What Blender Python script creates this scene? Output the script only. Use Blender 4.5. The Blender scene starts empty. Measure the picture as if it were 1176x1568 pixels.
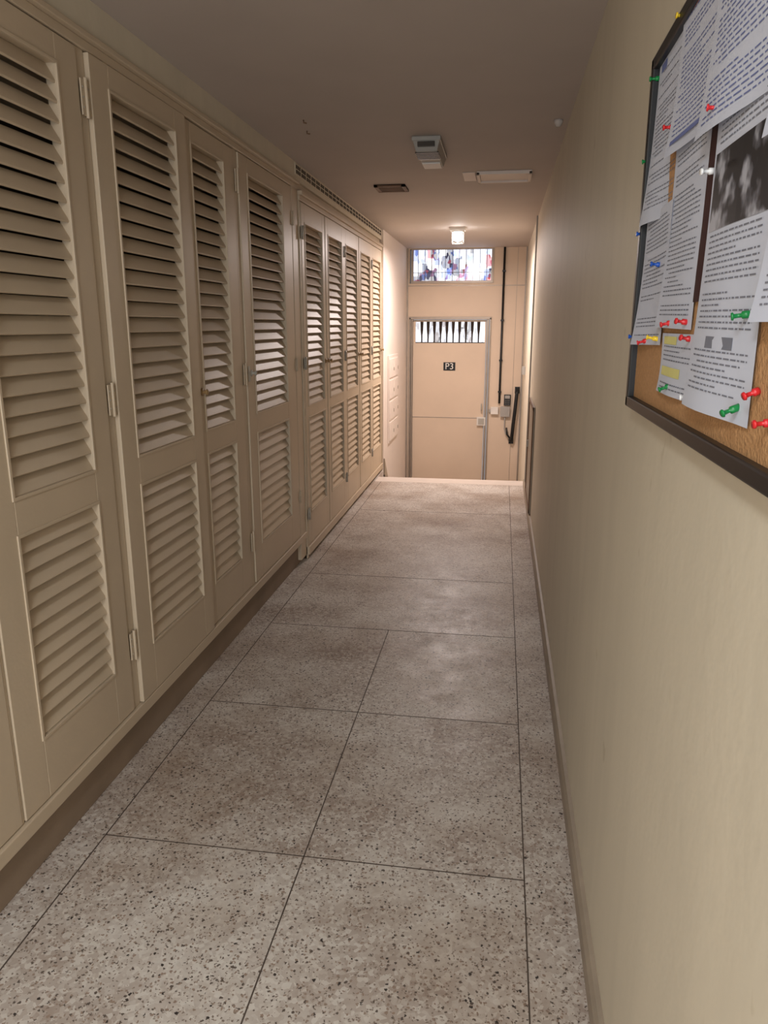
import bpy, math, random
from mathutils import Vector, Matrix
random.seed(4)
H=1.55
scene=bpy.context.scene
scene.view_settings.view_transform='Standard'
scene.view_settings.look='None'

# ---------------------------------------------------------------- materials
def srgb(r,g,b):
    def c(v):
        v/=255
        return v/12.92 if v<=.04045 else ((v+.055)/1.055)**2.4
    return (c(r),c(g),c(b),1)
def newmat(name):
    m=bpy.data.materials.new(name); m.use_nodes=True
    nt=m.node_tree; b=nt.nodes['Principled BSDF']
    return m,nt,b
def paint(name,col,rough=.55,var=.06,scale=3,bump=.05,bscale=120,metal=0,spec=.4,streak=0):
    m,nt,b=newmat(name)
    N=nt.nodes; L=nt.links
    tc=N.new('ShaderNodeTexCoord'); 
    n=N.new('ShaderNodeTexNoise'); n.inputs['Scale'].default_value=scale; n.inputs['Detail'].default_value=6
    L.new(tc.outputs['Object'],n.inputs['Vector'])
    r=N.new('ShaderNodeValToRGB')
    r.color_ramp.elements[0].position=.3; r.color_ramp.elements[1].position=.7
    r.color_ramp.elements[0].color=tuple(c*(1-var) for c in col[:3])+(1,)
    r.color_ramp.elements[1].color=tuple(min(1,c*(1+var)) for c in col[:3])+(1,)
    L.new(n.outputs['Fac'],r.inputs['Fac'])
    out=r.outputs['Color']
    if streak:
        mp=N.new('ShaderNodeMapping'); mp.inputs['Scale'].default_value=(1,7,1.1); L.new(tc.outputs['Object'],mp.inputs['Vector'])
        ns=N.new('ShaderNodeTexNoise'); ns.inputs['Scale'].default_value=1.6; ns.inputs['Detail'].default_value=5; L.new(mp.outputs['Vector'],ns.inputs['Vector'])
        rs=N.new('ShaderNodeValToRGB'); e=rs.color_ramp.elements
        e[0].position=.35; e[0].color=(1-streak,1-streak,1-streak,1); e[1].position=.6; e[1].color=(1,1,1,1)
        L.new(ns.outputs['Fac'],rs.inputs['Fac'])
        # small scuffs
        mp2=N.new('ShaderNodeMapping'); mp2.inputs['Scale'].default_value=(1,3,1.6); mp2.inputs['Rotation'].default_value=(.5,0,0); L.new(tc.outputs['Object'],mp2.inputs['Vector'])
        nn=N.new('ShaderNodeTexNoise'); nn.inputs['Scale'].default_value=5; nn.inputs['Detail'].default_value=3; L.new(mp2.outputs['Vector'],nn.inputs['Vector'])
        r3=N.new('ShaderNodeValToRGB'); e=r3.color_ramp.elements
        e[0].position=.70; e[0].color=(1,1,1,1); e[1].position=.76; e[1].color=(.86,.84,.80,1)
        L.new(nn.outputs['Fac'],r3.inputs['Fac'])
        for src in (rs,r3):
            mx=N.new('ShaderNodeMix'); mx.data_type='RGBA'; mx.blend_type='MULTIPLY'; mx.inputs['Factor'].default_value=1
            L.new(out,mx.inputs['A']); L.new(src.outputs['Color'],mx.inputs['B']); out=mx.outputs['Result']
    L.new(out,b.inputs['Base Color'])
    b.inputs['Roughness'].default_value=rough; b.inputs['Metallic'].default_value=metal
    b.inputs['Specular IOR Level'].default_value=spec
    if bump>0:
        n2=N.new('ShaderNodeTexNoise'); n2.inputs['Scale'].default_value=bscale
        L.new(tc.outputs['Object'],n2.inputs['Vector'])
        bp=N.new('ShaderNodeBump'); bp.inputs['Strength'].default_value=bump; bp.inputs['Distance'].default_value=.01
        L.new(n2.outputs['Fac'],bp.inputs['Height']); L.new(bp.outputs['Normal'],b.inputs['Normal'])
    return m
def emis(name,col,s):
    m,nt,b=newmat(name)
    b.inputs['Base Color'].default_value=col
    b.inputs['Emission Color'].default_value=col
    b.inputs['Emission Strength'].default_value=s
    return m
def terrazzo(name,tint=(1,1,1)):
    m,nt,b=newmat(name); N=nt.nodes; L=nt.links
    tc=N.new('ShaderNodeTexCoord')
    def vor(scale,rand=1):
        v=N.new('ShaderNodeTexVoronoi'); v.inputs['Scale'].default_value=scale
        L.new(tc.outputs['Object'],v.inputs['Vector']); return v
    big=N.new('ShaderNodeTexNoise'); big.inputs['Scale'].default_value=2.2; big.inputs['Detail'].default_value=7; big.inputs['Roughness'].default_value=.6
    L.new(tc.outputs['Object'],big.inputs['Vector'])
    base=N.new('ShaderNodeValToRGB')
    base.color_ramp.elements[0].position=.36; base.color_ramp.elements[1].position=.60
    base.color_ramp.elements[0].color=srgb(164*tint[0],148*tint[1],137*tint[2])
    base.color_ramp.elements[1].color=srgb(205*tint[0],197*tint[1],189*tint[2])
    L.new(big.outputs['Fac'],base.inputs['Fac'])
    v1=vor(85)
    r1=N.new('ShaderNodeValToRGB'); r1.color_ramp.interpolation='CONSTANT'
    e=r1.color_ramp.elements; e[0].position=0; e[0].color=(0,0,0,1); e[1].position=.45; e[1].color=(.25,.25,.25,1)
    x=e.new(.75); x.color=(.55,.55,.55,1)
    sep=N.new('ShaderNodeSeparateColor'); L.new(v1.outputs['Color'],sep.inputs['Color'])
    L.new(sep.outputs[0],r1.inputs['Fac'])
    m1=N.new('ShaderNodeMix'); m1.data_type='RGBA'
    L.new(r1.outputs['Color'],m1.inputs['Factor']); L.new(base.outputs['Color'],m1.inputs['A'])
    m1.inputs['B'].default_value=srgb(224*tint[0],219*tint[1],211*tint[2])
    prev=m1.outputs['Result']
    nz=N.new('ShaderNodeTexNoise'); nz.inputs['Scale'].default_value=150; L.new(tc.outputs['Object'],nz.inputs['Vector'])
    jm=N.new('ShaderNodeVectorMath'); jm.operation='SCALE'; jm.inputs['Scale'].default_value=.011; L.new(nz.outputs['Color'],jm.inputs[0])
    ja=N.new('ShaderNodeVectorMath'); ja.operation='ADD'; L.new(tc.outputs['Object'],ja.inputs[0]); L.new(jm.outputs[0],ja.inputs[1])
    for sc,th,rad,col in ((92,.82,.36,srgb(98,87,80)),(160,.80,.42,srgb(135,121,110)),(66,.93,.28,srgb(62,55,52)),(100,.78,.36,srgb(154,134,120))):
        v=vor(sc); L.new(ja.outputs[0],v.inputs['Vector'])
        s=N.new('ShaderNodeSeparateColor'); L.new(v.outputs['Color'],s.inputs['Color'])
        g=N.new('ShaderNodeMath'); g.operation='GREATER_THAN'; g.inputs[1].default_value=th; L.new(s.outputs[1],g.inputs[0])
        l=N.new('ShaderNodeMath'); l.operation='LESS_THAN'; l.inputs[1].default_value=rad; L.new(v.outputs['Distance'],l.inputs[0])
        mu=N.new('ShaderNodeMath'); mu.operation='MULTIPLY'; L.new(g.outputs[0],mu.inputs[0]); L.new(l.outputs[0],mu.inputs[1])
        mx=N.new('ShaderNodeMix'); mx.data_type='RGBA'; L.new(mu.outputs[0],mx.inputs['Factor'])
        L.new(prev,mx.inputs['A']); mx.inputs['B'].default_value=col; prev=mx.outputs['Result']
    sn=N.new('ShaderNodeTexNoise'); sn.inputs['Scale'].default_value=1.15; sn.inputs['Detail'].default_value=9; sn.inputs['Roughness'].default_value=.66
    L.new(tc.outputs['Object'],sn.inputs['Vector'])
    sr=N.new('ShaderNodeValToRGB'); e=sr.color_ramp.elements
    e[0].position=.45; e[0].color=(1,1,1,1); e[1].position=.66; e[1].color=(.64,.55,.48,1)
    L.new(sn.outputs['Fac'],sr.inputs['Fac'])
    mm=N.new('ShaderNodeMix'); mm.data_type='RGBA'; mm.blend_type='MULTIPLY'; mm.inputs['Factor'].default_value=1
    L.new(prev,mm.inputs['A']); L.new(sr.outputs['Color'],mm.inputs['B'])
    L.new(mm.outputs['Result'],b.inputs['Base Color'])
    rr=N.new('ShaderNodeMapRange'); rr.inputs['From Min'].default_value=.3; rr.inputs['From Max'].default_value=.7; rr.inputs['To Min'].default_value=.36; rr.inputs['To Max'].default_value=.52
    n=N.new('ShaderNodeTexNoise'); n.inputs['Scale'].default_value=7; n.inputs['Detail'].default_value=8; n.inputs['Roughness'].default_value=.7; L.new(tc.outputs['Object'],n.inputs['Vector'])
    L.new(n.outputs['Fac'],rr.inputs['Value']); L.new(rr.outputs['Result'],b.inputs['Roughness'])
    b.inputs['Specular IOR Level'].default_value=.42
    bp=N.new('ShaderNodeBump'); bp.inputs['Strength'].default_value=.12; bp.inputs['Distance'].default_value=.01
    n3=N.new('ShaderNodeTexNoise'); n3.inputs['Scale'].default_value=30; L.new(tc.outputs['Object'],n3.inputs['Vector'])
    L.new(n3.outputs['Fac'],bp.inputs['Height']); L.new(bp.outputs['Normal'],b.inputs['Normal'])
    return m
def glassview(name,sx,sz,strength,stops,mix=.35):
    m,nt,b=newmat(name); N=nt.nodes; L=nt.links
    tc=N.new('ShaderNodeTexCoord'); mp=N.new('ShaderNodeMapping'); mp.inputs['Scale'].default_value=(sx,1,sz)
    L.new(tc.outputs['Object'],mp.inputs['Vector'])
    outs=[]
    for k in (1,2.3):
        v=N.new('ShaderNodeTexVoronoi'); v.distance='CHEBYCHEV' if k==1 else 'EUCLIDEAN'; v.inputs['Scale'].default_value=k; v.inputs['Randomness'].default_value=.8; L.new(mp.outputs['Vector'],v.inputs['Vector'])
        s=N.new('ShaderNodeSeparateColor'); L.new(v.outputs['Color'],s.inputs['Color'])
        r=N.new('ShaderNodeValToRGB'); r.color_ramp.interpolation='CONSTANT'
        e=r.color_ramp.elements; e[0].position=0; e[0].color=stops[0][1]; e[1].position=stops[1][0]; e[1].color=stops[1][1]
        for p,c in stops[2:]:
            q=e.new(p); q.color=c
        L.new(s.outputs[0],r.inputs['Fac']); outs.append(r.outputs['Color'])
    mx=N.new('ShaderNodeMix'); mx.data_type='RGBA'; mx.inputs['Factor'].default_value=mix
    L.new(outs[0],mx.inputs['A']); L.new(outs[1],mx.inputs['B'])
    L.new(mx.outputs['Result'],b.inputs['Emission Color']); b.inputs['Emission Strength'].default_value=strength
    b.inputs['Base Color'].default_value=(.02,.02,.02,1); b.inputs['Roughness'].default_value=.1
    return m

M_cab=paint('cream_gloss_paint',srgb(196,178,154),.42,.05,2.5,.04,90)
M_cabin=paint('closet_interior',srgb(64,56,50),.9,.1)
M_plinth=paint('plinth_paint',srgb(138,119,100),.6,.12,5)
M_wall=paint('cream_wall_paint',srgb(212,202,182),.6,.035,1.6,.08,35,streak=.04)
M_wallh=paint('hall_wall_paint',srgb(226,213,203),.6,.03,1.6,.08,35)
M_ceil=paint('ceiling_paint',srgb(184,173,165),.75,.04,2,.06,30)
M_base=paint('baseboard_stone',srgb(158,144,127),.5,.12,8)
M_ter=terrazzo('terrazzo')
M_joint=paint('joint_dark',srgb(84,72,64),.7,.1)
M_nose=paint('threshold_stone',srgb(210,198,188),.4,.05,10)
M_black=paint('black_plastic',srgb(22,22,24),.4,.1,5,0)
M_cork=paint('cork',srgb(184,140,96),.9,.12,140,.3,200)
M_paper=paint('white_paper',srgb(200,205,220),.8,.02,5,.03,40)
M_ink=paint('ink_grey',srgb(120,122,134),.9,.1,5,0)
M_inkblue=paint('ink_blue',srgb(105,115,165),.9,.1,5,0)
M_inkred=paint('ink_red',srgb(205,140,130),.9,.1,5,0)
M_inky=paint('ink_yellow',srgb(222,216,140),.9,.1,5,0)
M_maroon=paint('maroon_card',srgb(62,32,30),.8,.1,5,0)
def photomat():
    m,nt,b=newmat('printed_photo'); N=nt.nodes; L=nt.links
    tc=N.new('ShaderNodeTexCoord'); n=N.new('ShaderNodeTexNoise'); n.inputs['Scale'].default_value=16; n.inputs['Detail'].default_value=3
    L.new(tc.outputs['Object'],n.inputs['Vector'])
    r=N.new('ShaderNodeValToRGB'); e=r.color_ramp.elements
    e[0].position=.50; e[0].color=srgb(30,30,34); e[1].position=.60; e[1].color=srgb(170,172,182)
    q=e.new(.54); q.color=srgb(85,85,92)
    L.new(n.outputs['Fac'],r.inputs['Fac']); L.new(r.outputs['Color'],b.inputs['Base Color']); return m
M_photo=photomat()
M_door=paint('beige_door_paint',srgb(214,193,171),.45,.04,2,.03,80)
M_alum=paint('aluminium_frame',srgb(158,146,134),.4,.08,10,0,0,.5)
M_metal=paint('steel',srgb(170,165,155),.35,.08,10,0,.7)
M_brass=paint('old_brass',srgb(150,120,80),.4,.1,10,0,.8)
M_white=paint('white_plastic',srgb(220,215,208),.4,.03,5,0)
M_grey=paint('grey_plastic',srgb(160,156,150),.4,.05,5,0)
M_lens=paint('smoked_lens',srgb(70,66,62),.15,.1,5,0)
M_brown=paint('brown_wood',srgb(110,82,60),.6,.15,8)
M_darkvent=paint('vent_dark',srgb(48,38,32),.9,.1,5,0)
M_lamp=emis('lamp_glow',(1,.98,.97,1),26)
W=lambda a,b,c:srgb(a,b,c)
M_win=glassview('window_view',12,7,1.9,[(0,W(60,60,80)),(.10,W(225,228,240)),(.40,W(110,130,195)),(.50,W(240,240,245)),(.66,W(180,130,160)),(.73,W(235,232,228)),(.82,W(170,60,60)),(.87,W(40,42,60)),(.93,W(205,215,235))])
M_win2=glassview('door_window_view',18,6,1.5,[(0,W(190,190,196)),(.3,W(235,235,240)),(.6,W(150,140,138)),(.7,W(220,222,232)),(.9,W(90,85,85))],.3)

# ---------------------------------------------------------------- mesh builder
class MB:
    def __init__(s): s.v=[]; s.f=[]; s.m=[]; s.sm=[]
    def add(s,vs,fs,mi=0,smooth=False):
        o=len(s.v); s.v+= [tuple(v) for v in vs]
        for f in fs: s.f.append(tuple(i+o for i in f)); s.m.append(mi); s.sm.append(smooth)
    def box(s,x0,x1,y0,y1,z0,z1,mi=0,M=None):
        x0,x1=min(x0,x1),max(x0,x1); y0,y1=min(y0,y1),max(y0,y1); z0,z1=min(z0,z1),max(z0,z1)
        vs=[Vector(p) for p in ((x0,y0,z0),(x1,y0,z0),(x1,y1,z0),(x0,y1,z0),(x0,y0,z1),(x1,y0,z1),(x1,y1,z1),(x0,y1,z1))]
        if M: vs=[M@v for v in vs]
        s.add(vs,[(0,3,2,1),(4,5,6,7),(0,1,5,4),(1,2,6,5),(2,3,7,6),(3,0,4,7)],mi)
    def tube(s,pts,r,mi=0,n=12):
        pts=[Vector(p) for p in pts]; rings=[]
        for i,p in enumerate(pts):
            d=(pts[min(i+1,len(pts)-1)]-pts[max(i-1,0)]).normalized()
            a=d.orthogonal().normalized() if i==0 else (rings[-1][1]-d*rings[-1][1].dot(d)).normalized()
            b=d.cross(a); rr=r[i] if isinstance(r,(list,tuple)) else r
            rings.append(([p+(a*math.cos(2*math.pi*k/n)+b*math.sin(2*math.pi*k/n))*rr for k in range(n)],a))
        vs=[v for rg in rings for v in rg[0]]; fs=[]
        for i in range(len(pts)-1):
            for k in range(n): fs.append((i*n+k,i*n+(k+1)%n,(i+1)*n+(k+1)%n,(i+1)*n+k))
        fs.append(tuple(range(n))[::-1]); fs.append(tuple((len(pts)-1)*n+k for k in range(n)))
        s.add(vs,fs,mi,True)
    def done(s,name,mats,parent=None,bevel=0,loc=None):
        me=bpy.data.meshes.new(name); me.from_pydata(s.v,[],s.f)
        for m in mats: me.materials.append(m)
        for p,mi,sm in zip(me.polygons,s.m,s.sm): p.material_index=mi; p.use_smooth=sm
        me.update(); o=bpy.data.objects.new(name,me); scene.collection.objects.link(o)
        if parent: o.parent=parent
        if bevel:
            b=o.modifiers.new('bevel','BEVEL'); b.width=bevel; b.segments=2; b.limit_method='ANGLE'
        return o
def empty(name):
    e=bpy.data.objects.new(name,None); scene.collection.objects.link(e); e.empty_display_size=.1; return e
def simple(name,boxes,mats,parent=None,bevel=0):
    b=MB()
    for t in boxes: b.box(*t)
    return b.done(name,mats,parent,bevel)

XR=.178*H; XL=-.80*H; CZ=1.61*H; YB=-2.2; YE=6.38*H; YS=4.88*H; LOW=-.54
XD=-.82*H; XD2=-.81*H; Y1=3.04*H; Y2=5.12*H
# ---------------------------------------------------------------- shell
fb=MB()
fb.box(-2.0,XR+.1,YB,YS-.22,-.12,0,0)
fb.box(-2.0,XL-.001,YS-.22,Y2,-.12,0,0)
jy=[1.195,1.755,2.31,2.85]
xa,xc,xb=-.7556*H,-.343*H,.078*H
def strip(x0,x1,y0,y1): fb.box(x0,x1,y0,y1,-.001,.0007,1)
for y in jy+[.64,.085]: strip(xa,xb,y*H-.0018,y*H+.0018)
strip(xa,xb,3.96*H-.0014,3.96*H+.0014)
strip(xa-.002,xa+.002,YB,YS-.22); strip(xb-.002,xb+.002,YB,YS-.22); strip(xc-.002,xc+.002,YB,2.31*H)
fb.done('floor',[M_ter,M_joint])
st=MB()
st.box(XL,XR,YS-.22,YS+.015,-.05,.002,0)
st.box(XL,XR,YS-.22,YS,LOW,-.05,1)
for i in range(1,3):
    st.box(XL,XR,YS+.28*(i-1),YS+.28*i+.015,-.18*i-.04,-.18*i,0)
    st.box(XL,XR,YS+.28*(i-1),YS+.28*i,LOW,-.18*i-.04,1)
st.done('staircase',[M_nose,M_ter],None,.004)
simple('floor_landing',[(XL-.1,XR+.1,YS+.56,YE+.1,LOW-.1,LOW)],[M_ter])
simple('wall_right',[(XR,XR+.12,YB,YE+.1,LOW-.1,CZ+.05)],[M_wall])
simple('wall_left',[(-2.1,-2.0,YB,Y2,-.12,CZ+.05),(-2.0,XL-.02,YB,Y2,2.395,CZ+.05)],[M_wall])
simple('wall_left_stairwell',[(-2.1,XL,Y2,YE+.1,LOW-.1,CZ+.05),(-2.0,XL,YS-.22,Y2,LOW-.1,-.12)],[M_wallh])
simple('ceiling',[(-2.1,XR+.12,YB,YE+.1,CZ,CZ+.1)],[M_ceil])
wx0,wx1,wz0,wz1=-.765*H,-.09*H,1.335*H,1.602*H
dx0,dx1,dz1=-.775*H,-.095*H,1.06*H
simple('wall_far',[(XL,dx0,YE,YE+.12,LOW,CZ),(dx1,XR,YE,YE+.12,LOW,CZ),(dx0,dx1,YE,YE+.12,dz1,wz0),(dx0,dx1,YE,YE+.12,wz1,CZ)],[M_door])
simple('trim_1',[(.1*H,.1*H+.004,YE-.003,YE+.01,LOW,CZ),(XL,XR,YE-.006,YE+.01,1.312*H,1.318*H),(XL,XL+.02,YE-.012,YE+.01,LOW,CZ),(XR-.02,XR,YE-.012,YE+.01,LOW,CZ)],[M_alum])
simple('wall_back_lintel',[(-2.1,XR+.12,YB-.1,YB,2.35,CZ+.1),(-2.1,-1.25,YB-.1,YB,0,2.35)],[M_wall])

bb=MB()
a,b_=YB,YS-.2; x0=.1655*H
vs=[(XR,a,0),(x0,a,0),(x0,a,.055),(x0+.008,a,.07),(XR,a,.073)]
vs+= [(x,b_,z) for x,_,z in vs]
bb.add(vs,[(0,1,2,3,4),(9,8,7,6,5),(1,6,7,2),(2,7,8,3),(3,8,9,4),(0,5,6,1)],0)
bb.done('baseboard_right',[M_base])

# ---------------------------------------------------------------- louvered closets
def louver_door(name,parent,xf,y0,y1,z0,z1,ly0,ly1,zones):
    T=.035; b=MB()
    xb_=xf-T
    zs=sorted(zones)
    b.box(xb_,xf,y0,ly0,z0,z1); b.box(xb_,xf,ly1,y1,z0,z1)
    b.box(xb_,xf,ly0,ly1,z0,zs[0][0]); b.box(xb_,xf,ly0,ly1,zs[-1][1],z1)
    for a,c in zip(zs[:-1],zs[1:]): b.box(xb_,xf,ly0,ly1,a[1],c[0])
    b.done(name,[M_cab],parent,.0025)
    b=MB()
    for a,c in zs:
        w=.007; p=.004
        b.box(xf-.006,xf+p,ly0-w,ly0+.003,a-w,c+w); b.box(xf-.006,xf+p,ly1-.003,ly1+w,a-w,c+w)
        b.box(xf-.006,xf+p,ly0,ly1,a-w,a+.003); b.box(xf-.006,xf+p,ly0,ly1,c-.003,c+w)
    b.done(name+'_beading',[M_cab],parent,.0015)
    b=MB()
    for a,c in zs:
        n=max(3,round((c-a)/.0525)); pt=(c-a)/n
        for i in range(n):
            zc=a+pt*(i+.5)
            M=Matrix.Translation((xf-.021,0,zc))@Matrix.Rotation(math.radians(60)+random.uniform(-.025,.025),4,'Y')
            b.box(-.0285,.0285,ly0-.004,ly1+.004,-.004,.004,0,M)
    b.done(name+'_slats',[M_cab],parent,.002)
def hinge(b,x,y,z,h=.085):
    b.box(x-.001,x+.0035,y-.024,y-.004,z-h/2,z+h/2,0)
    b.box(x-.001,x+.0035,y+.004,y+.024,z-h/2,z+h/2,0)
    b.tube([(x+.005,y,z-h/2-.006),(x+.005,y,z+h/2+.006)],.0055,0,10)
    for s in (-1,1):
        for dz in (-.028,0,.028): b.tube([(x+.003,y+s*.015,z+dz),(x+.0048,y+s*.015,z+dz)],.0032,1,8)

c1=empty('louvered_closet')
zones=[(.252*H,.641*H),(.71*H,1.462*H)]
zb,zt=.125*H,1.515*H
doors=[(.17,.58,.26,.50,0),(.60,1.045,.69,.955,0),(1.054,1.466,1.128,1.393,.002),(1.50,1.955,1.572,1.889,.012),(1.962,2.325,2.003,2.237,-.002),(2.36,2.95,2.44,2.827,.004)]
for i,(a,b_,la,lb,off) in enumerate(doors):
    louver_door('door_leaf_%d'%(i+1),c1,XD+off,a*H,b_*H,zb+.004,zt-.004,la*H,lb*H,zones)
f=MB()
xf=XD-.012
for a,b_ in ((.58,.60),(1.045,1.054),(1.466,1.50),(2.325,2.36)):
    f.box(xf-.06,XD-.003,a*H+.002,b_*H-.002,zb,zt)
f.box(xf-.06,XD+.006,2.953*H,Y1-.004,.03,zt)
f.box(xf-.06,XD,YB,.168*H,zb,zt)
f.box(-1.95,XD+.012,YB,Y1-.004,zb-.045,zb)
f.box(-1.95,XD+.006,YB,Y1-.004,zt,zt+.028)
f.box(-1.95,XD+.024,YB,Y1-.004,zt+.028,zt+.046)
f.done('frame',[M_cab],c1,.003)
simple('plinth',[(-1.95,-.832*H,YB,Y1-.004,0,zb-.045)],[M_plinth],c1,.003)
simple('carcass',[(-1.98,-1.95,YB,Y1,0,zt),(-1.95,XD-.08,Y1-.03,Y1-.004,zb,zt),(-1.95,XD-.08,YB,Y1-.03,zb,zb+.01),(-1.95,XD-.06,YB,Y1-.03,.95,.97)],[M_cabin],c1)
hb=MB()
for y,off in ((1.484,.004),(2.343,.002)):
    for z in (1.427,.846,.282): hinge(hb,XD+off,y*H,z*H,.1)
for z in (1.4,.846,.30): hinge(hb,XD+.006,2.955*H,z*H,.07)
hb.done('hinges',[M_cab,M_metal],c1,.001)
kb=MB()
def knob(b,x,y,z,mi=0):
    b.tube([(x,y,z),(x+.004,y,z),(x+.004,y,z),(x+.016,y,z),(x+.024,y,z),(x+.028,y,z)],[.017,.017,.007,.007,.013,.009],mi,14)
knob(kb,XD+.004,2.40*H,.846*H); knob(kb,XD,2.0*H-.03,.82*H,1)
kb.box(XD+.002,XD+.008,2.37*H,2.385*H,.82*H,.87*H,0)
kb.done('knobs',[M_metal,M_brass],c1)

c2=empty('louvered_closet')
n=5; w=(Y2-.02-Y1-.03)/n
f=MB(); zb2,zt2=.055*H,1.478*H
zones2=[(.20*H,.615*H),(.665*H,1.400*H)]
f.box(-1.95,XD2-.003,Y1,Y1+.03,.0,zt2+.0); f.box(-1.95,XD2+.006,Y2-.02,Y2-.002,.0,zt2)
f.box(-1.95,XD2+.004,Y1,Y2-.002,zt2,zt2+.03); f.box(-1.95,XD2+.02,Y1,Y2-.002,zt2+.03,zt2+.055)
f.box(-1.95,XD2-.02,Y1+.03,Y2-.02,zt2+.055,2.395)
f.box(-1.95,XD2+.012,Y1,Y2-.002,.028,zb2)
for i in range(1,n): f.box(XD2-.06,XD2-.006,Y1+.03+w*i-.006,Y1+.03+w*i+.006,zb2,zt2)
f.done('frame',[M_cab],c2,.003)
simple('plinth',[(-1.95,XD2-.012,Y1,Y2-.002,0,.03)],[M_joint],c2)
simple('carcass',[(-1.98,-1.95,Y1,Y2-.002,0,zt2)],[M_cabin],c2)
hb=MB()
for i in range(n):
    a=Y1+.03+w*i+.005; b_=a+w-.01
    louver_door('door_leaf_%d'%(i+1),c2,XD2+.003*(i%2),a,b_,zb2+.004,zt2-.004,a+.08,b_-.08,zones2)
    knob(hb,XD2+.003,b_-.035 if i%2==0 else a+.035,.84*H,1)
    for z in (1.36,.846,.2): hinge(hb,XD2+.004,a if i%2==0 else b_,z*H,.07)
hb.done('hardware',[M_metal,M_brass],c2)

vb=MB(); xg=XL-.019
y=Y1-.05; vb.box(xg-.005,xg+.003,y-.02,Y2-.05,2.425,2.488,1)
while y<Y2-.1:
    for k in range(3):
        for r_ in range(2): vb.box(xg+.002,xg+.0045,y+k*.036,y+k*.036+.024,2.432+r_*.027,2.452+r_*.027,0)
    y+=.125
vb.done('ventilation_blocks',[M_darkvent,M_wall])

# ---------------------------------------------------------------- far door
dr=empty('door_1')
yl=YE+.03
d=MB()
d.box(dx0+.045,dx1-.06,yl,yl+.04,LOW+.01,(1-.145)*H)
d.box(dx0+.045,-.725*H,yl,yl+.04,.855*H,dz1-.035); d.box(-.145*H,dx1-.06,yl,yl+.04,.855*H,dz1-.035)
d.box(-.725*H,-.145*H,yl,yl+.04,1.028*H,dz1-.035)
d.done('leaf',[M_door],dr,.002)
d=MB()
d.box(dx0,dx0+.02,YE-.02,YE+.12,LOW,dz1); d.box(dx0+.024,dx0+.042,YE-.01,YE+.12,LOW,dz1-.02)
d.box(dx1-.02,dx1,YE-.02,YE+.12,LOW,dz1); d.box(dx1-.055,dx1-.026,YE-.008,YE+.12,LOW,dz1-.02)
d.box(dx0,dx1,YE-.02,YE+.12,dz1-.02,dz1+.012); d.box(dx0+.04,dx1-.055,YE-.005,YE+.12,dz1-.034,dz1-.024)
d.box(dx0+.045,dx1-.06,yl-.003,yl+.002,.226*H,.233*H)
d.done('frame',[M_alum],dr,.002)
simple('glass',[(-.725*H,-.145*H,yl+.02,yl+.026,.855*H,1.028*H)],[M_win2],dr)
g=MB()
for k in range(1,11): 
    x=-.725*H+k*(.58*H/11); z0,z1=.855*H,1.028*H
    g.tube([(x,yl+.009,z0),(x,yl+.009,z0+.4*(z1-z0)),(x,yl+.009,z0+.6*(z1-z0)),(x,yl+.009,z1)],[.008,.010,.017,.021],0,8)
g.box(-.725*H,-.145*H,yl+.002,yl+.016,.855*H,.855*H+.01)
g.done('window_bars',[M_darkvent],dr)
l=MB()
l.box(-.19*H,-.118*H,yl-.04,yl,.17*H,.24*H,0); l.box(-.178*H,-.128*H,yl-.046,yl-.04,.18*H,.23*H,1)
l.tube([(-.155*H,yl,.30*H),(-.155*H,yl-.05,.30*H),(-.155*H,yl-.05,.35*H),(-.155*H,yl,.35*H)],.008,1)
l.box(-.62*H,-.50*H,yl-.03,yl,1.03*H,1.045*H,1)
l.done('lock_and_handle',[M_white,M_metal],dr,.003)
simple('number_plate',[(-.484*H,-.384*H,yl-.007,yl,.628*H,.696*H)],[M_black],dr,.001)
tc=bpy.data.curves.new('number_text','FONT'); tc.body='P3'; tc.size=.115; tc.extrude=.001; tc.align_x='CENTER'; tc.align_y='CENTER'
to=bpy.data.objects.new('number_text',tc); scene.collection.objects.link(to); to.parent=dr
to.location=(-.434*H,yl-.0085,.661*H); to.rotation_euler=(math.pi/2,0,0); tc.materials.append(M_white)

wn=empty('window_1')
simple('glass',[(wx0+.03,wx1-.03,YE+.05,YE+.056,wz0+.03,wz1-.005)],[M_win],wn)
f=MB()
f.box(wx0,wx0+.03,YE-.01,YE+.12,wz0,wz1); f.box(wx1-.03,wx1,YE-.01,YE+.12,wz0,wz1)
f.box(wx0,wx1,YE-.015,YE+.12,wz0,wz0+.03); f.box(wx0,wx1,YE-.005,YE+.12,wz1-.006,wz1)
f.done('frame',[M_alum],wn,.002)
f=MB()
for k in range(1,12): 
    x=wx0+(wx1-wx0)*k/12; f.box(x-.003,x+.003,YE+.03,YE+.04,wz0+.03,wz1)
f.box(wx0+.03,wx1-.03,YE+.028,YE+.042,wz0+.13,wz0+.136)
f.done('grille',[M_lens],wn)

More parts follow.
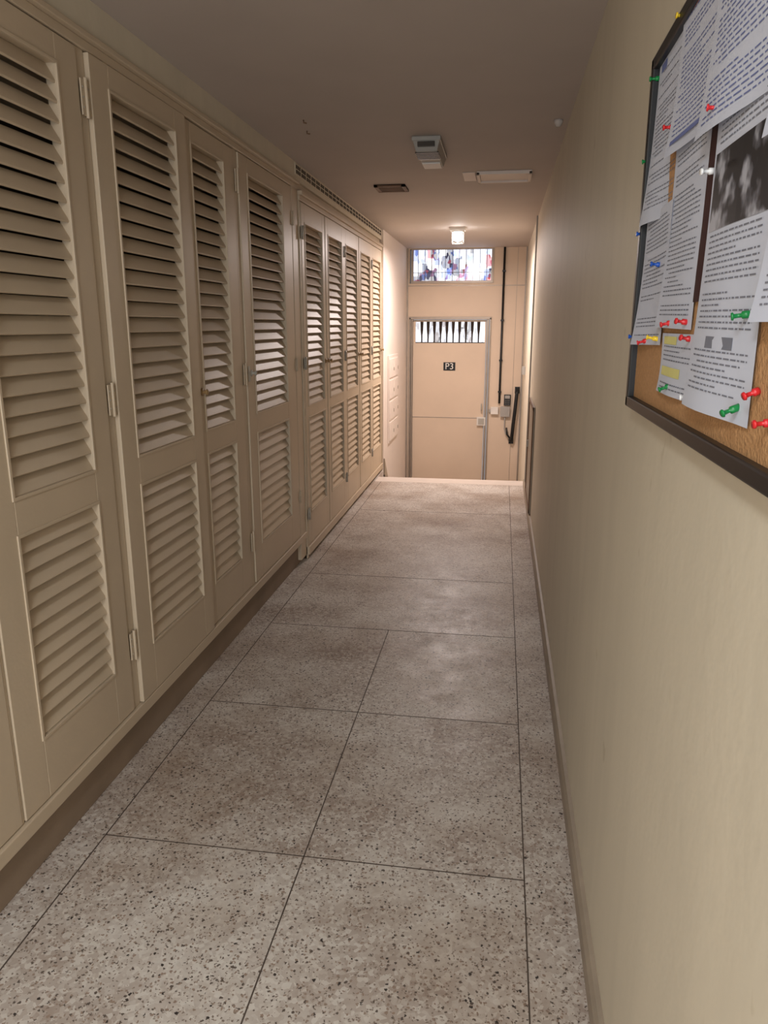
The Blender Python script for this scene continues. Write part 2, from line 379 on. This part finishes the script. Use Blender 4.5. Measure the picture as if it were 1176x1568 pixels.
p=MB(); p.tube([(-.006*H,YE-.02,CZ),(-.006*H,YE-.02,.9),(-.006*H,YE-.02,.36*H)],.014,0)
for z in (2.2,1.6,1.1,.7): p.box(-.006*H-.022,-.006*H+.022,YE-.036,YE,z,z+.02,0)
p.done('conduit_pipe',[M_black])
k=MB(); k.box(.033*H,.088*H,YE-.03,YE,.345*H,.435*H,0); k.box(.040*H,.081*H,YE-.033,YE-.03,.402*H,.428*H,1)
for i in range(3):
    for j in range(3): k.box(.043*H+i*.022,.043*H+i*.022+.009,YE-.034,YE-.03,.354*H+j*.024,.354*H+j*.024+.009,1)
k.done('access_keypad',[M_black,M_grey],None,.002)
k=MB(); k.box(-.075*H,-.012*H,YE-.05,YE,.27*H,.33*H,0); k.box(.005*H,.085*H,YE-.05,YE,.25*H,.335*H,1); k.box(-.09*H,-.075*H,YE-.03,YE,.285*H,.31*H,1)
k.tube([(.045*H,YE-.03,.25*H),(.045*H,YE-.03,.15*H),(.06*H,YE-.04,.10*H)],.008,1)
k.done('electric_lock_box',[M_white,M_grey],None,.004)
k=MB(); k.tube([(.142*H,YE,.475*H),(.142*H,YE-.06,.47*H),(.136*H,YE-.075,.44*H),(.110*H,YE-.075,.09*H),(.105*H,YE-.06,.05*H),(.104*H,YE,.045*H)],.022,0)
k.box(.12*H,.16*H,YE-.012,YE,.445*H,.50*H); k.box(.085*H,.125*H,YE-.012,YE,.02*H,.07*H)
k.tube([(.104*H,YE-.06,.06*H),(.07*H,YE-.06,.10*H),(.062*H,YE-.06,.16*H)],.012,0)
k.done('grab_bar',[M_black])

m=MB(); y0,y1=5.32*H,5.78*H
m.box(XL+.001,XL+.015,y0,y1,.16*H,.79*H,0)
for i in range(4):
    z=.175*H+i*.152*H
    m.box(XL+.015,XL+.024,y0+.03,(y0+y1)/2-.01,z,z+.135*H,0); m.box(XL+.015,XL+.024,(y0+y1)/2+.01,y1-.03,z,z+.135*H,0)
    m.box(XL+.024,XL+.03,(y0+y1)/2-.04,(y0+y1)/2-.03,z+.07,z+.11,1); m.box(XL+.024,XL+.03,y1-.06,y1-.05,z+.07,z+.11,1)
m.done('meter_cabinet',[M_wallh,M_alum],None,.003)
s=MB()
vs=[]
for x in (XL,XL+.015):
    vs+=[(x,Y2+.01,-.05),(x,YS+.72,LOW),(x,YS+.90,LOW),(x,YS+.90,LOW+.12),(x,Y2+.01,.13)]
s.add(vs,[(0,1,2,3,4),(9,8,7,6,5),(0,4,9,5),(4,3,8,9),(3,2,7,8)],0)
s.done('trim_2',[M_base])

h=MB(); ya,yb=3.80*H,4.36*H
h.box(XR-.012,XR-.001,ya,yb,.08,.60*H,0)
for a,b_,c,d_ in ((ya,ya+.03,.08,.60*H),(yb-.03,yb,.08,.60*H),(ya,yb,.08,.11),(ya,yb,.60*H-.03,.60*H)): h.box(XR-.02,XR-.012,a,b_,c,d_,1)
h.box(XR-.028,XR-.012,yb-.09,yb-.07,.5,.56,2)
h.done('service_hatch',[M_base,M_brown,M_metal],None,.002)
simple('cable_trunking',[(XR-.014,XR,4.62*H,4.62*H+.03,.08,CZ)],[M_grey],None,.002)
simple('wall_sensor',[(XR-.035,XR,5.73*H,5.80*H,.64*H,.70*H),(XR-.04,XR-.035,5.745*H,5.785*H,.655*H,.685*H)],[M_grey],None,.004)

# ---------------------------------------------------------------- ceiling items
e=empty('emergency_light'); cx=-.275*H; ya,yb=2.68*H,2.98*H
b=MB(); b.box(cx-.075,cx+.075,ya,yb,CZ-.022,CZ,0)
vs=[(cx-.07,ya+.005,CZ-.022),(cx+.07,ya+.005,CZ-.022),(cx+.07,yb-.005,CZ-.022),(cx-.07,yb-.005,CZ-.022),
    (cx-.055,ya+.03,CZ-.07),(cx+.055,ya+.03,CZ-.07),(cx+.055,yb-.02,CZ-.07),(cx-.055,yb-.02,CZ-.07)]
b.add(vs,[(4,7,6,5),(0,4,5,1),(1,5,6,2),(2,6,7,3),(3,7,4,0)],0)
b.done('body',[M_grey],e,.004)
b=MB()
for i in range(5): b.box(cx-.062,cx+.062,ya+.045+i*.035,ya+.062+i*.035,CZ-.074,CZ-.066,0)
b.box(cx-.05,cx+.05,yb-.17,yb-.035,CZ-.078,CZ-.068,1)
b.box(cx-.045,cx+.045,ya-.002,ya+.018,CZ-.05,CZ-.026,0)
b.done('lens',[M_lens,M_white],e,.002)
g=MB(); gx0,gx1,gy0,gy1=-.595*H,-.455*H,3.53*H,3.68*H
for a in ((gx0,gx1,gy0,gy0+.025),(gx0,gx1,gy1-.025,gy1),(gx0,gx0+.025,gy0,gy1),(gx1-.025,gx1,gy0,gy1)): g.box(*a,CZ-.015,CZ,0)
g.box(gx0,gx1,gy0,gy1,CZ-.004,CZ,1)
for i in range(7): g.box(gx0+.02,gx1-.02,gy0+.03+i*.026,gy0+.04+i*.026,CZ-.012,CZ-.003,0)
g.done('ceiling_vent_grille',[M_brown,M_darkvent])
g=MB()
gx0,gx1,gy0,gy1=-.13*H,.095*H,3.30*H,3.50*H
g.box(gx0,gx1,gy0,gy1,CZ-.008,CZ,0)
for a in ((gx0,gx1,gy0,gy0+.02),(gx0,gx1,gy1-.02,gy1),(gx0,gx0+.02,gy0,gy1),(gx1-.02,gx1,gy0,gy1)): g.box(*a,CZ-.02,CZ-.006,0)
g.box(gx0-.09,gx0-.01,gy0+.02,gy1-.02,CZ-.006,CZ,0)
g.done('ceiling_access_hatch',[M_wallh],None,.002)
b=MB()
b.tube([(-.627*H,2.43*H,CZ),(-.627*H,2.43*H,CZ-.012),(-.618*H,2.43*H,CZ-.015)],.003,0); b.tube([(-.65*H,2.56*H,CZ),(-.65*H,2.56*H,CZ-.012),(-.64*H,2.56*H,CZ-.015)],.003,0)
b.done('ceiling_hook',[M_brown])
b=MB(); b.tube([(.145*H,2.55*H,CZ),(.145*H,2.55*H,CZ-.012),(.145*H,2.55*H,CZ-.03)],[.022,.022,.012],0)
b.done('ceiling_rose',[M_ceil])

lp=empty('ceiling_lamp'); lx,ly=-.31*H,5.10*H
b=MB(); b.box(lx-.075,lx+.075,ly-.075,ly+.075,CZ-.03,CZ,0); b.box(lx-.06,lx+.06,ly-.06,ly+.06,CZ-.045,CZ-.03,0)
for sx in (-1,1):
    for sy in (-1,1): b.box(lx+sx*.056-.004,lx+sx*.056+.004,ly+sy*.056-.004,ly+sy*.056+.004,CZ-.145,CZ-.04,0)
for sx in (-1,1):
    b.box(lx+sx*.056-.004,lx+sx*.056+.004,ly-.06,ly+.06,CZ-.149,CZ-.141,0); b.box(lx-.06,lx+.06,ly+sx*.056-.004,ly+sx*.056+.004,CZ-.149,CZ-.141,0)
b.done('base',[M_white],lp,.003)
b=MB(); b.tube([(lx,ly,CZ-.045),(lx,ly,CZ-.06),(lx,ly,CZ-.09),(lx,ly,CZ-.12),(lx,ly,CZ-.132)],[.035,.046,.05,.04,.012],0,24); b.done('diffuser',[M_lamp],lp)

# ---------------------------------------------------------------- notice board
nb=empty('notice_board'); xbk=.170*H; xfr=.162*H
by0,by1,bz0,bz1=.40*H-.2,1.015*H,.898*H,1.303*H
simple('cork_panel',[(xbk,XR-.001,by0,by1,bz0,bz1)],[M_cork],nb)
fw=.021
simple('frame',[(xfr,XR-.001,by0-.001,by0+fw,bz0,bz1),(xfr,XR-.001,by1-fw,by1,bz0,bz1),(xfr,XR-.001,by0,by1,bz0,bz0+fw),(xfr,XR-.001,by0,by1,bz1-fw,bz1)],[M_black],nb,.003)
def sheet(name,yl_,yr_,zt_,zb_,lift=.001,tilt=0,ink=M_ink,text=True,regions=(),curl=.012,mat=M_paper,seed=0,t0=.06,t1=.94):
    rnd=random.Random(seed+int(1000*yl_)); b=MB()
    wd=(yl_-yr_)*H; ht=(zt_-zb_)*H
    yc=(yl_+yr_)/2*H; zc=(zt_+zb_)/2*H+H
    def P(s,t,o=0):
        x=xbk-lift-o-curl*(t**3)*(0.5+.5*math.cos(3*s))-.003*math.sin(s*5+seed)*t
        a=(.5-s)*wd; c=(.5-t)*ht
        return (x,yc+a*math.cos(tilt)-c*math.sin(tilt),zc+c*math.cos(tilt)+a*math.sin(tilt))
    nx,nz=6,10
    vs=[P(i/nx,j/nz) for j in range(nz+1) for i in range(nx+1)]
    fs=[(j*(nx+1)+i,j*(nx+1)+i+1,(j+1)*(nx+1)+i+1,(j+1)*(nx+1)+i) for j in range(nz) for i in range(nx)]
    b.add(vs,fs,0,True)
    def patch(s0,s1,ta,tb,mi,o=.0006,n_=4):
        k=max(1,n_ if tb-ta>.05 else 1)
        for q in range(k):
            u0=ta+(tb-ta)*q/k; u1=ta+(tb-ta)*(q+1)/k
            for w_ in range(k):
                a0=s0+(s1-s0)*w_/k; a1=s0+(s1-s0)*(w_+1)/k
                b.add([P(a0,u0,o),P(a1,u0,o),P(a1,u1,o),P(a0,u1,o)],[(0,1,2,3)],mi)
    for (s0,s1,ta,tb,mi) in regions: patch(s0,s1,ta,tb,mi)
    if text:
        step=.0068/ht; t=t0; 
        while t<t1:
            if any(ta-step<t<tb for (_,_,ta,tb,_) in regions): t+=step; continue
            if rnd.random()<.13: t+=step*1.3; continue
            s=.09+ (.1 if rnd.random()<.15 else 0); end=.91 if rnd.random()<.75 else rnd.uniform(.4,.85)
            while s<end:
                l_=rnd.uniform(.02,.08); 
                patch(s,min(end,s+l_),t,t+step*.26,1); s+=l_+.016
            t+=step
    return b.done(name,[mat,ink,M_photo,M_inkred,M_inky,M_inkblue,M_ink],nb)
sheet('sheet_1',1.0,.855,.292,.115,.001,.02,seed=1,regions=((.1,.3,.03,.08,5),))
sheet('sheet_2',.99,.85,.125,-.022,.003,-.02,seed=2)
sheet('sheet_3',.872,.70,.300,.165,.005,.03,M_inkblue,seed=3,regions=((.08,.6,.05,.09,3),(.08,.9,.9,.93,5)))
sheet('sheet_4',.862,.722,.21,-.003,.002,.015,seed=4)
sheet('sheet_5',.845,.705,-.008,-.068,.003,0,seed=5,regions=((.08,.5,.05,.18,4),(.08,.7,.55,.7,4)),curl=.006)
sheet('maroon_card',.745,.66,.20,.02,.001,0,text=False,mat=M_maroon,curl=0)
sheet('sheet_6',.692,.538,.160,-.068,.006,.01,seed=6,regions=((.04,.99,.12,.38,2),(.3,.7,.74,.78,6)),curl=.012,t0=.03)
sheet('sheet_7',.725,.535,.30,.150,.008,.02,M_inkblue,seed=7,regions=((.1,.6,.08,.12,3),))
sheet('sheet_8',.545,.40,.29,.115,.004,0,seed=8)
sheet('sheet_9',.53,.395,.135,.002,.006,0,seed=9)
sheet('sheet_10',.38,.26,.27,.07,.004,0,seed=10)
pinm={'g':srgb(20,120,60),'r':srgb(200,40,45),'b':srgb(30,80,170),'y':srgb(225,190,50),'w':srgb(225,225,225)}
pm={k_:paint('pin_'+k_,v,.3,.05,5,0) for k_,v in pinm.items()}
pins=[('g',1.0,.279,0),('r',.89,.2016,0),('g',1.007,.192,0),('b',1.007,.109,0),('b',.898,.065,0),('b',1.005,-.014,0),('r',.926,-.018,.004),('y',.869,-.014,.004),('r',.802,.002,.004),('r',.738,.003,.004),('r',.725,-.012,0),('g',.787,-.060,.003),('g',.561,.007,.004),('r',.528,-.043,0),('g',.559,-.058,.006),('w',.700,-.062,0),('r',.68,.167,.008),('y',.871,.298,0),('w',.700,.124,.002),('r',.5,-.06,0),('g',.45,.02,.003)]
for kk,c in pm.items():
    b=MB()
    for k_,y,z,ex in pins:
        if k_!=kk: continue
        Y=y*H; Z=z*H+H; X=xbk-.005-ex
        a=Vector((-1,random.uniform(-.3,.3),random.uniform(-.5,.2))).normalized(); p0=Vector((X,Y,Z))
        L_=[-.004-ex,.002,.003,.010,.011,.013]
        b.tube([p0+a*q for q in L_],[.0042,.0042,.0022,.0026,.0046,.004],0,12)
    b.done('push_pins_'+kk,[c],nb)

# ---------------------------------------------------------------- lights
def area(name,loc,rot,sx,sy,power,col,shape='RECTANGLE'):
    l=bpy.data.lights.new(name,'AREA'); l.shape=shape; l.size=sx; l.size_y=sy; l.energy=power; l.color=col
    o=bpy.data.objects.new(name,l); o.location=loc; o.rotation_euler=rot; scene.collection.objects.link(o); return o
area('daylight_behind',(-.5,YB+.05,1.35),(math.radians(90),0,0),1.3,1.9,56,(.93,.97,1))
area('ceiling_tube_behind',(-.45,-.7,CZ-.04),(0,0,0),.25,1.2,34,(.92,.98,1))
area('lamp_bulb',(lx,ly,CZ-.152),(0,0,0),.16,.16,54,(1,.86,.81),'DISK')
wd=bpy.data.worlds.new('world'); scene.world=wd; wd.use_nodes=True
wd.node_tree.nodes['Background'].inputs[0].default_value=(.8,.88,1,1); wd.node_tree.nodes['Background'].inputs[1].default_value=.6

# ---------------------------------------------------------------- camera
cam=bpy.data.cameras.new('camera'); cam.sensor_fit='VERTICAL'; cam.sensor_height=36; cam.lens=36*1136/1568
cam.clip_start=.02
co=bpy.data.objects.new('camera',cam); co.location=(0,0,H)
co.rotation_euler=(math.radians(90-14.13),0,math.radians(8.83)); scene.collection.objects.link(co); scene.camera=co
